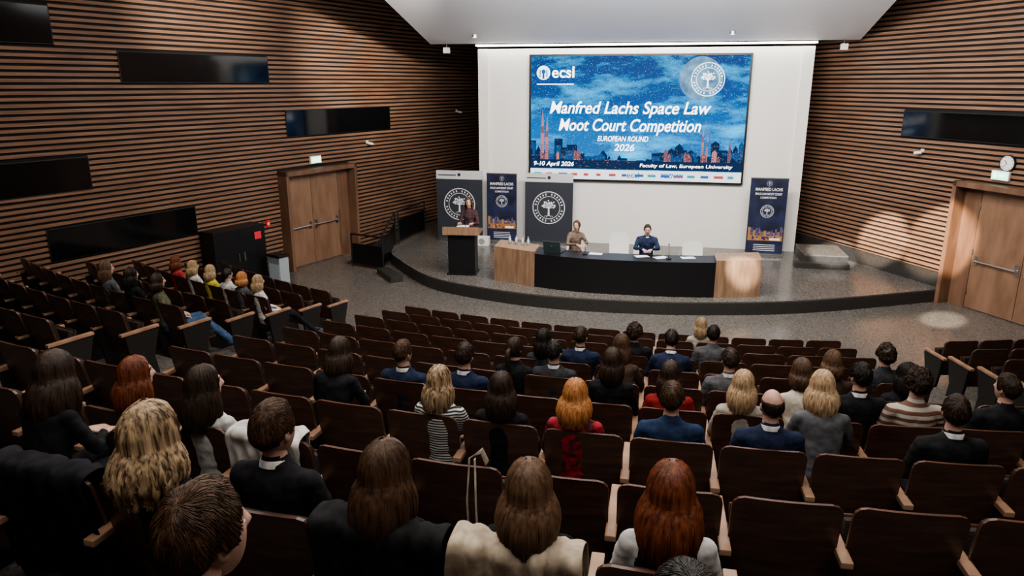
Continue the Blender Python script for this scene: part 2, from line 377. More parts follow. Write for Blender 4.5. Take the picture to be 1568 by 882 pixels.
for cx,h,w,mi in ((.34,1.62,.10,9),(.47,1.45,.085,9),(4.78,1.3,.06,9),(4.9,1.1,.05,9),(5.5,.85,.08,3)):
    b.box(cx-w/2,cx+w/2,-.0115,-.0095,.3,.3+h*.6,mi); b.box(cx-w*.35,cx+w*.35,-.0115,-.0095,.3+h*.6,.3+h*.72,3)
    b.add([(cx-w*.4,-.011,.3+h*.72),(cx+w*.4,-.011,.3+h*.72),(cx,-.011,.3+h)],[(0,1,2)],mi)
    for q in range(9): b.box(cx-w*.3,cx-w*.1,-.0125,-.0115,.36+q*.07,.39+q*.07,0); b.box(cx+w*.1,cx+w*.3,-.0125,-.0115,.36+q*.07,.39+q*.07,1)
for i in range(24):
    cx=rr.uniform(.1,5.7); 
    if 1.7<cx<3.7: continue
    w=rr.uniform(.07,.14); h=rr.uniform(.12,.32); mi=rr.choice((3,9,3,3)); b.box(cx,cx+w,-.0145,-.0130,.5,.5+h,mi); b.add([(cx,-.014,.5+h),(cx+w,-.014,.5+h),(cx+w/2,-.014,.5+h+.06)],[(0,1,2)],mi)
    for q in range(3):
        for p in range(2): b.box(cx+w*(.2+.4*p),cx+w*(.38+.4*p),-.0155,-.0146,.53+q*.07,.56+q*.07,rr.choice((0,1,2)))
b.box(0,SCW,-.0165,0,.3,.54,4)
for i in range(60): xx=rr.uniform(1.3,3.0); zz=rr.uniform(.30,.56); b.box(xx,xx+rr.uniform(.01,.05),-.0175,-.0165,zz,zz+.010,rr.choice((2,9,3,1)))
b.box(0,SCW,-.018,0,0,.28,5)
for i in range(16):
    xx=.1+i*.36; b.box(xx,xx+rr.uniform(.12,.25),-.019,-.018,.1,.17,rr.choice((6,7,8,6)))
b.obj('city_artwork',[em('art_dark',(.006,.028,.09),1.2),em('art_blue',(.012,.07,.20),1.5),em('art_warm',(.8,.45,.22),1.1),em('art_orange',(.30,.12,.14),1.1),em('art_street',(.010,.03,.09),1.2),em('art_white',(.8,.85,.9),1.6),em('logo_blue',(.05,.15,.45),1.2),em('logo_red',(.6,.1,.1),1.2),em('logo_teal',(.05,.4,.4),1.2),em('art_spire',(.62,.25,.25),1.1)],None,E)
tw=em('screen_text_white',(1,1,1),3.2)
def text(s,x,z,size,parent,mat,width=None,shear=0,off=.0,y=-.03,align='LEFT',rot=0):
    c=D.curves.new('text',type='FONT'); c.body=s; c.size=size; c.align_x=align; c.align_y='CENTER'; c.shear=shear; c.offset=off; c.extrude=.001
    o=D.objects.new('lettering',c); SC.collection.objects.link(o); o.data.materials.append(mat)
    o.parent=parent; o.rotation_euler=(rad(90),0,0); o.location=(x,y,z)
    if width:
        bpy.context.view_layer.update(); o.scale.x=width/max(.01,o.dimensions.x)
    return o
text('Manfred Lachs Space Law',2.7,1.97,.46,E,tw,4.4,.25,.007,align='CENTER')
text('Moot Court Competition',2.74,1.5,.46,E,tw,3.9,.25,.007,align='CENTER')
text('EUROPEAN ROUND',2.6,1.14,.2,E,tw,1.4,.2,.002,align='CENTER'); text('2026',2.65,.90,.26,E,tw,.56,.2,.003,align='CENTER')
text('9-10 April 2026',.08,.42,.17,E,tw,1.15,.2,.002); text('Faculty of Law, European University',3.1,.42,.13,E,tw,2.5,.1,.001)
text('ecsl',.58,2.92,.42,E,tw,.62,0,.006); text('ecsl',2.75,.14,.2,E,em('logo_blue',(.05,.15,.45),1.2),.35,0,.003)
text('POZNAN',3.7,.14,.17,E,em('logo_blue',(.05,.15,.45),1.2),.6,0,.003)
def emblem(b,cx,cz,r,mi,y=0,full=True):
    n=48
    b.disc((cx,y,cz),r,mi,None,n,r*.95); b.disc((cx,y,cz),r*.70,mi,None,n,r*.67)
    if full:
        for i in range(28):
            a=i*2*math.pi/28
            if i%7==0: continue
            M=Matrix.Translation((cx,y,cz))@Matrix.Rotation(a,4,'Y'); b.box(-r*.035,r*.035,-.0005,.0005,r*.77,r*.88,mi,M)
    b.add([(cx-r*.06,y,cz-r*.5),(cx+r*.06,y,cz-r*.5),(cx+r*.04,y,cz),(cx-r*.04,y,cz)],[(0,1,2,3)],mi)
    for i in range(9):
        a=rad(-80+20*i); L=r*.42; dx,dz=math.sin(a)*L,math.cos(a)*L; px,pz=-math.cos(a)*r*.018,math.sin(a)*r*.018
        b.add([(cx-px,y,cz-r*.05-pz),(cx+px,y,cz-r*.05+pz),(cx+dx+px*.5,y,cz+dz*.95+pz*.5),(cx+dx-px*.5,y,cz+dz*.95-pz*.5)],[(0,1,2,3)],mi)
        for q in (.6,.8,1.0): b.disc((cx+dx*q+r*.04*math.sin(i*5+q*9),y-.0004,cz+dz*q*.95+r*.04*math.cos(i*3+q*7)),r*.045,mi,None,8)
    for i in range(5):
        a=rad(-60+30*i); b.add([(cx,y,cz-r*.45),(cx+math.sin(a)*r*.3,y,cz-r*.45-math.cos(a)*r*.14),(cx+math.sin(a)*r*.3,y,cz-r*.48-math.cos(a)*r*.14)],[(0,1,2)],mi)
b=B(); b.disc((4.62,-.012,2.76),.57,2,None,48); emblem(b,4.80,2.74,.44,0,-.022); b.disc((.35,-.02,2.92),.19,0,None,32,.0); b.disc((.35,-.024,2.95),.06,1,None,16); b.box(.32,.38,-.0245,-.024,2.76,2.95,1); b.box(.24,.27,-.0245,-.024,2.8,3.0,1); b.box(.43,.46,-.0245,-.024,2.8,3.0,1)
b.box(.17,1.2,-.02,-.018,2.6,2.63,0)
moon=noisy('moon_artwork',(.04,.17,.36),(.24,.50,.72),(1,1,1),3.2,.6,0,7); 
nt=moon.node_tree; bs=nt.nodes['Principled BSDF']; lk=bs.inputs['Base Color'].links[0]; src=lk.from_socket; nt.links.remove(lk); nt.links.new(src,bs.inputs['Emission Color']); bs.inputs['Emission Strength'].default_value=1.1; bs.inputs['Base Color'].default_value=(0,0,0,1)
b.obj('screen_logos',[em('emblem_white',(.8,.92,1),2.6),em('art_blue2',(.02,.12,.35),1.5),moon],None,E)
# ---------------------------------------------------------------- banners
navy=flat('backdrop_charcoal',(.030,.034,.046),.6); bw_=flat('print_white',(.8,.8,.82),.6); hdr=flat('backdrop_header',(.58,.58,.58),.6)
def backdrop(a,off,w=1.4,h=2.07):
    E=empty('emblem_backdrop_banner',Mw@TR(a,-off,.3,0)); b=B()
    b.box(0,w,-.012,.012,.06,h,0); b.box(0,w,-.014,-.012,h-.25,h,2); b.box(.05,w-.05,-.1,.1,0,.06,3,None,.01); b.box(w/2-.015,w/2+.015,.012,.04,.05,h,3)
    emblem(b,w/2,h-.98,.47,1,-.016); b.box(0.05,.6,-.016,-.014,h-.15,h-.12,0)
    b.disc((w/2,-.016,h-.12),.05,0,None,16)
    b.obj('board',[navy,bw_,hdr,steel],None,E)
def rollup(a,off,w=.88,h=2.0,rz=0):
    E=empty('rollup_banner',Mw@TR(a,-off,.3,rz)); b=B()
    b.box(0,w,-.006,.006,.08,h,0); b.box(-.02,w+.02,-.1,.1,0,.08,1,None,.02); b.box(-.01,w+.01,-.015,.015,h,h+.03,1); b.tube([(w/2,.03,.06),(w/2,.03,h)],.012,8,1)
    r2=random.Random(5)
    x=0.03
    while x<w-.05:
        ww=r2.uniform(.03,.08); hh=r2.uniform(.08,.28); x2=min(x+ww,w-.02); b.box(x,x2,-.008,-.006,.55,.55+hh,r2.choice((6,4,4,6,3)))
        for q in range(12): 
            zz=r2.uniform(.56,.53+hh); xx=r2.uniform(x,x2-.012); b.box(xx,xx+.012,-.0085,-.008,zz,zz+.012,r2.choice((3,5,5)))
        x+=ww
    b.box(.03,w-.03,-.0085,-.006,.42,.56,3)
    for q in range(20): xx=r2.uniform(.04,w-.1); b.box(xx,xx+.05,-.009,-.0085,r2.uniform(.43,.5),r2.uniform(.5,.55),r2.choice((4,5,3)))
    emblem(b,w/2,h-.12,.07,2,-.008,False); emblem(b,w/2,1.22,.17,2,-.009)
    for i in range(4): b.box(.2,w-.2,-.008,-.006,.30-.05*i,.315-.05*i,2)
    b.box(w*.62,w*.9,-.0095,-.009,.44,.5,2)
    b.obj('board',[noisy('rollup_sky',(.006,.008,.022),(.02,.028,.08),(1,1,1),2.5,.5),steel,bw_,flat('rollup_warm',(.40,.18,.06),.6,),flat('rollup_purple',(.06,.045,.13),.6),flat('rollup_orange',(.6,.34,.12),.6),flat('rollup_blue',(.03,.05,.15),.6)],None,E)
    text('MANFRED LACHS',w/2,h-.28,.11,E,bw_,.68,0,.002,-.01,'CENTER'); text('SPACE LAW MOOT COURT',w/2,h-.40,.08,E,bw_,.68,0,.002,-.01,'CENTER'); text('COMPETITION',w/2,h-.5,.07,E,bw_,.4,0,.001,-.01,'CENTER')
backdrop(-1.2,.45,1.38); backdrop(1.45,.45,1.38,2.05); rollup(.33,.5,.88); rollup(7.6,.75,.95,2.08,rad(-2))
# ---------------------------------------------------------------- podium, desk
oak=wood('oak_light',(.22,.13,.08),(.34,.215,.135),(8,8,1.2),.4)
b=B(); b.box(-.33,.33,-.25,.25,0,1.0,0,None,.01); b.box(-.36,.36,-.3,.3,0,.04,0,None,.005); 
b.add([(-.44,-.33,1.0),(.44,-.33,1.0),(.44,.35,1.0),(-.44,.35,1.0),(-.44,-.33,1.2),(.44,-.33,1.2),(.44,.35,1.06),(-.44,.35,1.06)],[(3,2,1,0),(4,5,6,7),(0,1,5,4),(1,2,6,5),(2,3,7,6),(3,0,4,7)],1)
b.tube([(.1,-.2,1.17),(.1,-.2,1.3),(.06,-.02,1.42)],.008,8,0); b.tube([(.06,-.02,1.42),(.05,.03,1.44)],.014,8,0)
b.box(-.15,.15,-.02,.2,1.14,1.15,2)
b.obj('lectern',[blackp,oak,white],TR(-1.2,17.45,.3,rad(-6)))
fc=catmull([(-.42,16.7),(.51,16.1),(1.5,15.65),(2.47,15.42),(3.45,15.27),(4.4,15.22),(5.42,15.3)],6)
def seg(i0,i1,h,mi,b,depth=.75,inset=0):
    pts=fc[i0:i1+1]; n=len(pts); vs=[]
    for z in (.3,.3+h):
        for (x,y) in pts: vs.append((x+.2*inset,y+inset,z))
        for (x,y) in pts[::-1]: vs.append((x+.15,y+depth,z))
    m=2*n; fs=[tuple(range(m))[::-1],tuple(m+i for i in range(m))]+[(i,(i+1)%m,m+(i+1)%m,m+i) for i in range(m)]
    b.add(vs,fs,mi)
b=B(); seg(0,6,.83,0,b); seg(30,36,.83,0,b); seg(6,30,.78,1,b,.7,.02); 
b.obj('panel_desk',[oak,blackp])
def on(x,y,z=1.08,rz=0): return TR(x,y,z,rz)
b=B(); b.box(-.21,.21,-.14,.14,0,.02,0,None,.004); b.box(-.21,.21,-.15,-.135,.02,.30,0,Matrix.Rotation(rad(12),4,'X')); b.box(-.18,.18,-.1,.08,.02,.022,1); b.disc((0,-.192,.16),.03,2,None,16)
b.obj('laptop',[flat('laptop_gray',(.05,.075,.08),.35,.3),blackm,steel],on(.98,16.35,1.086,rad(-25)))
for x,y in ((-.05,16.95),(.1,16.9),(.25,16.78),(.38,16.75)):
    b=B(); b.tube([(0,0,0),(0,0,.13),(0,0,.16),(0,0,.19),(0,0,.2)],[.032,.032,.014,.013,.013],12,0); b.tube([(0,0,.2),(0,0,.215)],.015,10,1)
    b.obj('water_bottle',[flat('bottle_clear',(.5,.58,.62),.1),flat('bottle_cap',(.5,.06,.05),.5)],on(x,y,1.13),smooth=True)
for x,y,r in ((3.9,15.7,.1),(1.9,16.1,-.3),(2.9,15.85,.2),(3.3,15.72,.4)):
    b=B(); b.box(-.15,.15,-.1,.1,0,.004,0); b.obj('paper_sheet',[bw_],on(x,y,1.082,r))
for x,y in ((1.65,16.05),(3.45,15.6)):
    b=B(); b.tube([(0,0,0),(0,0,.02)],.06,16,0); b.tube([(0,0,.02),(0,.06,.2),(0,.14,.28)],.006,6,0); b.tube([(0,.14,.28),(0,.18,.3)],.013,8,0); b.obj('gooseneck_microphone',[blackm],on(x,y,1.081,rad(-10)))
whc=flat('chair_white',(.62,.61,.57),.5)
def white_chair(x,y,rz,top=.98):
    b=B()
    def bk(xx,z): return (xx,-.22-.12*(z-.45)+.25*xx*xx,z)
    nx,nz=10,8
    for side in (0,1):
        vs=[]
        for j in range(nz+1):
            for i in range(nx+1):
                xx=-.24+.48*i/nx; zt=top-(.1*max(0,(abs(xx)-.14)/.1)**2); z=.42+(zt-.42)*j/nz; p=bk(xx,z); vs.append((p[0],p[1]-side*.02,p[2]))
        fs=[(j*(nx+1)+i,j*(nx+1)+i+1,(j+1)*(nx+1)+i+1,(j+1)*(nx+1)+i) for j in range(nz) for i in range(nx)]
        b.add(vs,fs,0)
    b.box(-.24,.24,-.22,.24,.43,.47,0,None,.015); b.tube([(0,0,.43),(0,0,.08)],.03,10,1)
    for i in range(5):
        a=i*2*math.pi/5; b.tube([(0,0,.1),(.28*math.cos(a),.28*math.sin(a),.05)],[.025,.015],8,1); b.ell((.28*math.cos(a),.28*math.sin(a),.028),(.025,.025,.028),1)
    b.obj('conference_chair',[whc,steel],TR(x,y,.3,rz),smooth=False)
white_chair(2.6,17.3,rad(170)); white_chair(4.3,16.85,rad(170),.86); white_chair(3.1,16.75,rad(168)); white_chair(1.45,17.35,rad(150))
b=B(); b.box(-.2,.2,-.12,.12,0,.26,0,None,.02); b.disc((0,-.121,.13),.09,1); b.obj('floor_monitor_speaker',[white,flat('grille_gray',(.3,.3,.3),.7)],TR(-.85,20.6,.3,WA))
# ---------------------------------------------------------------- auditorium chairs
shell=noisy('chair_shell_wood',(.060,.026,.016),(.115,.052,.032),(2,2,12),2,.33,.02)
armw=wood('armrest_wood',(.32,.18,.115),(.44,.27,.18),(4,4,4),.4)
uph=noisy('chair_upholstery',(.014,.009,.008),(.028,.018,.014),(1,1,1),60,.8,.2)
sidep=flat('chair_side_black',(.02,.018,.017),.5)
def cpanel(b,w,z0,z1,yf,th,rc,mi_b,mi_f,mi_e,curve=.25,nx=14,nz=8):
    xs=[w/2*math.sin(math.pi/2*(-1+2*i/nx)) for i in range(nx+1)]
    g=[[],[]]
    for side in (0,1):
        vs=[]
        for j in range(nz+1):
            for x in xs:
                e=max(0,abs(x)-(w/2-rc)); zt=z1-rc*(1-math.sqrt(max(0,1-(e/rc)**2)))
                zb=z0+rc*.5*(1-math.sqrt(max(0,1-(e/rc)**2)))
                z=zb+(zt-zb)*j/nz; vs.append((x,yf(z)+side*th+curve*x*x,z))
        fs=[(j*(nx+1)+i,j*(nx+1)+i+1,(j+1)*(nx+1)+i+1,(j+1)*(nx+1)+i) for j in range(nz) for i in range(nx)]
        if side: fs=[f[::-1] for f in fs]
        g[side]=vs; b.add(vs,fs,mi_f if side else mi_b)
    idx=[i for i in range(nx+1)]+[j*(nx+1)+nx for j in range(1,nz+1)]+[nz*(nx+1)+i for i in range(nx-1,-1,-1)]+[j*(nx+1) for j in range(nz-1,0,-1)]
    vs=[g[0][i] for i in idx]+[g[1][i] for i in idx]; n=len(idx)
    b.add(vs,[(i,n+i,n+(i+1)%n,(i+1)%n) for i in range(n)],mi_e)
def chair_mesh(occ,end):
    b=B()
    yf=lambda z:(.92-z)*.2
    cpanel(b,.53,.30,.92,yf,.018,.06,0,0,0)
    cpanel(b,.49,.40,.89,lambda z:yf(z)+.018,.045,.05,1,1,1)
    if occ: b.box(-.235,.235,.14,.56,.34,.42,1,None,.025); b.box(-.24,.24,.13,.57,.32,.345,0,None,.01)
    else:
        Mr=Matrix.Translation((0,.17,.38))@Matrix.Rotation(rad(76),4,'X'); b.box(-.235,.235,.0,.34,-.05,.02,1,Mr,.025); b.box(-.24,.24,-.01,.35,-.07,-.05,0,Mr,.01)
    for sx in ((-.2875,.2875) if end else (-.2875,)):
        vs=[(y,z) for y,z in ((.10,0),(.40,0),(.36,.25),(.46,.60),(-.0,.62),(.03,.35))]
        b.add([(sx-.022,y,z) for y,z in vs]+[(sx+.022,y,z) for y,z in vs],[(0,1,2,3,4,5),(11,10,9,8,7,6)]+[(i,6+i,6+(i+1)%6,(i+1)%6) for i in range(6)],2)
        b.box(sx-.03,sx+.03,-.05,.47,.615,.65,3,None,.008)
    return b.mesh('auditorium_chair',[shell,uph,sidep,armw])
CH={(o,e):chair_mesh(o,e) for o in (0,1) for e in (0,1)}
def put_chair(k,s,occ,end):
    R=Rk(k); p,a=polar(R,s); inst('auditorium_chair',CH[(occ,end)],TR(p.x,p.y,Zk(k),-a))
# ---------------------------------------------------------------- people engine
def voxel(b,vox,smooth=4):
    me=b.mesh('tmp',[]); o=D.objects.new('tmp',me); SC.collection.objects.link(o)
    m=o.modifiers.new('r','REMESH'); m.mode='VOXEL'; m.voxel_size=vox; m.use_smooth_shade=True
    s=o.modifiers.new('s','SMOOTH'); s.factor=.5; s.iterations=smooth
    bpy.context.view_layer.update(); dg=bpy.context.evaluated_depsgraph_get()
    out=D.meshes.new_from_object(o.evaluated_get(dg)); D.objects.remove(o); D.meshes.remove(me)
    return out
def cone(b,p,q,r0,r1):
    p=Vector(p);q=Vector(q); b.tube([p,p.lerp(q,.33),p.lerp(q,.66),q],[r0,r0+(r1-r0)*.3,r0+(r1-r0)*.68,r1],12); b.ell(p,(r0,)*3,nu=12,nv=8); b.ell(q,(r1,)*3,nu=12,nv=8)
def make_hand():
    b=B()
    b.tube([(0,-.05,0),(0,0,0),(0,.03,0),(0,.07,-.002),(0,.095,-.004)],[(.022,.017),(.026,.016),(.036,.016),(.041,.014),(.038,.011)],14)
    for i,(x,l) in enumerate(((-.030,.058),(-.010,.072),(.011,.078),(.031,.070))):
        a=Vector((x,.088,-.003)); fx=x*.25
        p1=a+Vector((fx*.5,l*.42,-.006)); p2=p1+Vector((fx*.3,l*.30,-.016)); p3=p2+Vector((0,l*.18,-.02))
        cone(b,a,p1,.0095,.0085); cone(b,p1,p2,.0085,.0078); cone(b,p2,p3,.0078,.0065)
    cone(b,(.025,.02,-.004),(.052,.055,-.012),.014,.011); cone(b,(.052,.055,-.012),(.058,.09,-.02),.011,.008)
    me=voxel(b,.0042,2); me.materials.append(None); me.name='hand'; return me
HAND=make_hand()
def hp(d,face=False):
    x,y,z=d; px=.074*x; py=.094*y; pz=.118*z
    if z<0:
        k=-z; px*=1-.28*k**1.5
        if y<0: py*=1-.42*k
        else: py*=1-.06*k
        py+=.028*k*k
    if z>.2 and y<0: py*=1+.05*(z-.2)
    if face and y>0:
        py+=.022*math.exp(-((x/.11)**2+((z+.16)/.15)**2))+.012*math.exp(-((x/.09)**2+((z-.05)/.2)**2))
        for s in (-1,1): py-=.010*math.exp(-(((x-s*.38)/.17)**2+((z-.08)/.11)**2))
        py+=.005*math.exp(-((x/.35)**2+((z-.27)/.08)**2))
        py+=.006*math.exp(-((x/.22)**2+((z+.5)/.07)**2))-.003*math.exp(-((x/.22)**2+((z+.505)/.015)**2))
        py+=.007*math.exp(-((x/.25)**2+((z+.85)/.15)**2))
    return Vector((px,py,pz))
def make_head():
    NU,NV=56,48; b=B(); vs=[];fs=[];mi=[]
    for i in range(NV+1):
        th=math.pi*i/NV
        for j in range(NU):
            ph=2*math.pi*j/NU; vs.append(hp(Vector((math.sin(th)*math.sin(ph),math.sin(th)*math.cos(ph),math.cos(th))),True))
    for i in range(NV):
        for j in range(NU):
            a=i*NU+j;c=i*NU+(j+1)%NU; f=(a,a+NU,c+NU,c)
            th=math.pi*(i+.5)/NV; ph=2*math.pi*(j+.5)/NU; d=Vector((math.sin(th)*math.sin(ph),math.sin(th)*math.cos(ph),math.cos(th)))
            m=0
            if d.y>0 and abs(d.x)<.27 and -.56<d.z<-.45: m=1
            if d.y>0 and .13<abs(d.x)<.58 and .22<d.z<.30: m=2
            fs.append(f); mi.append(m)
    b.v=vs; b.f=fs; b.m=mi
    for s in (-1,1):
        b.ell((s*.028,.0745,.009),(.0115,.0095,.0065),3,nu=12,nv=8); b.ell((s*.028,.0815,.009),(.0048,.0035,.0048),4,nu=10,nv=6)
        b.ell((s*.073,-.006,-.006),(.009,.018,.031),0,nu=10,nv=8); b.ell((s*.080,-.008,-.002),(.006,.017,.026),0,nu=10,nv=8)
    me=b.mesh('head',[None,flat('lips',(.42,.16,.14),.5),flat('eyebrow',(.06,.035,.02),.8),flat('eye_white',(.75,.73,.70),.3),flat('iris_dark',(.03,.02,.015),.2)],True)
    return me
HEAD=make_head()
def sstep(t): t=max(0,min(1,t)); return t*t*(3-2*t)
def hline(style,ph):
    ph=abs(ph)
    if style in('short','curly','bald'): pts=[(0,.62),(.6,.60),(1.0,.35),(1.3,-.12),(1.62,-.15),(1.75,.0),(2.1,-.35),(3.15,-.62)]
    else: pts=[(0,.66),(.5,.58),(.85,.30),(1.1,-.3),(1.4,-.8),(3.15,-1.1)]
    for (a,va),(c,vc) in zip(pts,pts[1:]):
        if a<=ph<=c: return va+(vc-va)*(ph-a)/(c-a)
    return pts[-1][1]
def make_hair(style,length,wave,seed,near,thick,wide):
    r=random.Random(seed); b=B(); NU,NV=48,36; vs=[];fs=[]
    off0=Vector((r.random()*9,r.random()*9,0))
    sr=1.0 if near else 1.9
    if style in('short','curly','bald'): nlock=(1500 if near<2 else 3200) if near else 260
    else: nlock=(900 if near<2 else 1700) if near else 190
    def cov(d):
        ph=math.atan2(d.x,d.y); m=sstep((d.z-hline(style,ph))/.16)
        if style=='bald': m*=1-sstep((d.z-.25)/.25)*(1 if d.y>-.5 else .7)
        return m
    def cap(d,ex=0):
        m=cov(d); t=thick*(1+.35*max(0,d.z))
        if style=='curly': t*=1+.5*noise.noise(d*5+off0)
        else: t*=1+.12*noise.noise(Vector((d.x*5,d.y*5,d.z*2))+off0)
        if style=='short': t*=1+.35*noise.noise(d*2.3+off0)
        return hp(d)+d*(-.005+(t+.005)*m+ex)
    for i in range(NV+1):
        th=math.pi*i/NV
        for j in range(NU):
            ph=2*math.pi*j/NU; vs.append(cap(Vector((math.sin(th)*math.sin(ph),math.sin(th)*math.cos(ph),math.cos(th)))))
    for i in range(NV):
        for j in range(NU): a=i*NU+j;c=i*NU+(j+1)%NU; fs.append((a,a+NU,c+NU,c))
    b.add(vs,fs,0)
    if style in('short','curly','bald'):
        for _ in range(nlock):
            d=Vector((r.gauss(0,1),r.gauss(0,1),r.gauss(.2,1))).normalized()
            if cov(d)<.6: continue
            wh=Vector((.1,-.45,.88)); t=(d-wh); t=(t-d*t.dot(d)); 
            if t.length<1e-3: continue
            ns=noise.noise_vector(d*2.6+off0)
            t.normalize(); t=(t+ns*.7+Vector((r.gauss(0,.12),r.gauss(0,.12),r.gauss(0,.12)-.1))).normalized()
            L=r.uniform(.25,.5)*(1.0 if style!='curly' else .7); pts=[]; lift=r.uniform(.001,.005)
            for q in range(5):
                u=q/4; dd=(d+t*L*(u-.4)).normalized()
                if style=='curly': dd=(dd+Vector((math.sin(u*8+_),math.cos(u*8+_),math.sin(u*6+2*_)))*.07).normalized()
                pts.append(cap(dd,-.0008+lift*u*(2 if style=='curly' else 1)))
            w=sr*(1.6 if style=='curly' else 1)*(.7 if near==2 else 1)
            b.tube(pts,[.0012*w,.0019*w,.0019*w,.0014*w,.0005*w],4,0)
    else:
        tail=(style=='pony')
        def fall(ph,v,ex=0,wv=0):
            z=-.0-length*v; f=1.0+wide*(.22*math.sin(min(1,v*1.1)*math.pi*.8))-.10*v*v
            a=ph+wv
            rx=.090*f+ex; ry=(.104 if math.cos(ph)<0 else .085)*f+ex
            yb=-.012-.03*sstep(length*v/.3)*(1 if math.cos(ph)<.2 else .0)
            rd=1+.05*noise.noise(Vector((ph*7,v*1.5,seed*.7)))+wave*.05*noise.noise(Vector((ph*3,v*6,seed*.3)))
            return Vector((rx*math.sin(a)*rd,ry*math.cos(a)*rd+yb,z))
        p0=rad(68)
        if not tail:
            n1,n2=60,14; vs=[];fs=[]
            for i in range(n2+1):
                for j in range(n1+1):
                    ph=p0+(2*math.pi-2*p0)*j/n1; e=1-.12*abs(noise.noise(Vector((ph*6,seed,0))))*2
                    vs.append(fall(ph,i/n2*e,-.001,wave*.10*math.sin(i/n2*9+noise.noise(Vector((ph*2,seed,1)))*4)))
            for i in range(n2):
                for j in range(n1): a=i*(n1+1)+j; fs.append((a,a+1,a+n1+2,a+n1+1))
            b.add(vs,fs,0)
        else:
            pts=[Vector((0,-.10,.03)),Vector((0,-.135,.02)),Vector((0,-.15,-.05)),Vector((0,-.14,-.15)),Vector((0,-.13,-.15-length*.4))]
            b.tube(pts,[.02,.028,.032,.025,.006],10,0)
        for _ in range(nlock):
            ph=r.uniform(rad(48),2*math.pi-rad(48)); L=r.uniform(.78,1.08); cl=round(ph*5); wp=(cl*2.399)%6.28+r.uniform(-.3,.3); wa=wave*(.10+.06*math.sin(cl*1.7)); pts=[];rs=[]
            nA,nB=6,(8 if not tail else 0); rr_=sr*r.uniform(.0014,.0026); exj=r.uniform(-.001,.0035)
            for q in range(nA):
                th=rad(8+84*q/(nA-1)); d=Vector((math.sin(th)*math.sin(ph),math.sin(th)*math.cos(ph),math.cos(th))); pts.append(cap(d,exj)); rs.append(rr_*(.5+.5*min(1,q/3)))
            for q in range(1,nB+1):
                v=q/nB*L; ph2=max(p0,min(2*math.pi-p0,ph)); p=fall(ph2+(ph-ph2)*(1-v),v,.001+exj+wave*.008*math.sin(v*11+wp)*v,wa*math.sin(v*10+wp)*min(1,v*2)); 
                if q==1: p=(p+pts[-1])/2+Vector((0,0,-.002))
                pts.append(p); rs.append(rr_*(1 if q<nB-1 else (.75 if q==nB-1 else .15)))
            b.tube(pts,rs,4 if near else 3,0,cap=False)
    return b
def rotx(p,a,piv):
    p=Vector(p)-piv; c,s=math.cos(a),math.sin(a); return Vector((p.x,p.y*c-p.z*s,p.y*s+p.z*c))+piv
POSES={
 'lap':(rad(4),(.235,.02,.73),(.09,.23,.635),(.12,.46,.53),(.12,.44,.10)),
 'back':(rad(8),(.235,.0,.73),(.10,.21,.635),(.13,.46,.53),(.13,.50,.10)),
 'fwd':(rad(-12),(.25,.16,.76),(.07,.36,.74),(.12,.46,.53),(.12,.42,.10)),
 'lean':(rad(-24),(.22,.30,.72),(.06,.47,.66),(.14,.46,.54),(.13,.42,.10)),
 'recline':(rad(8),(.25,.0,.73),(.13,.22,.66),(.13,.45,.57),(.10,.85,.14)),
 'desk':(rad(-7),(.26,.17,.80),(.10,.40,.825),(.12,.42,.53),(.12,.40,.10)),
 'stand':(rad(-5),(.25,.10,1.14),(.17,.36,1.20),(.10,.04,.50),(.10,.0,.09)),
}
BODY={}
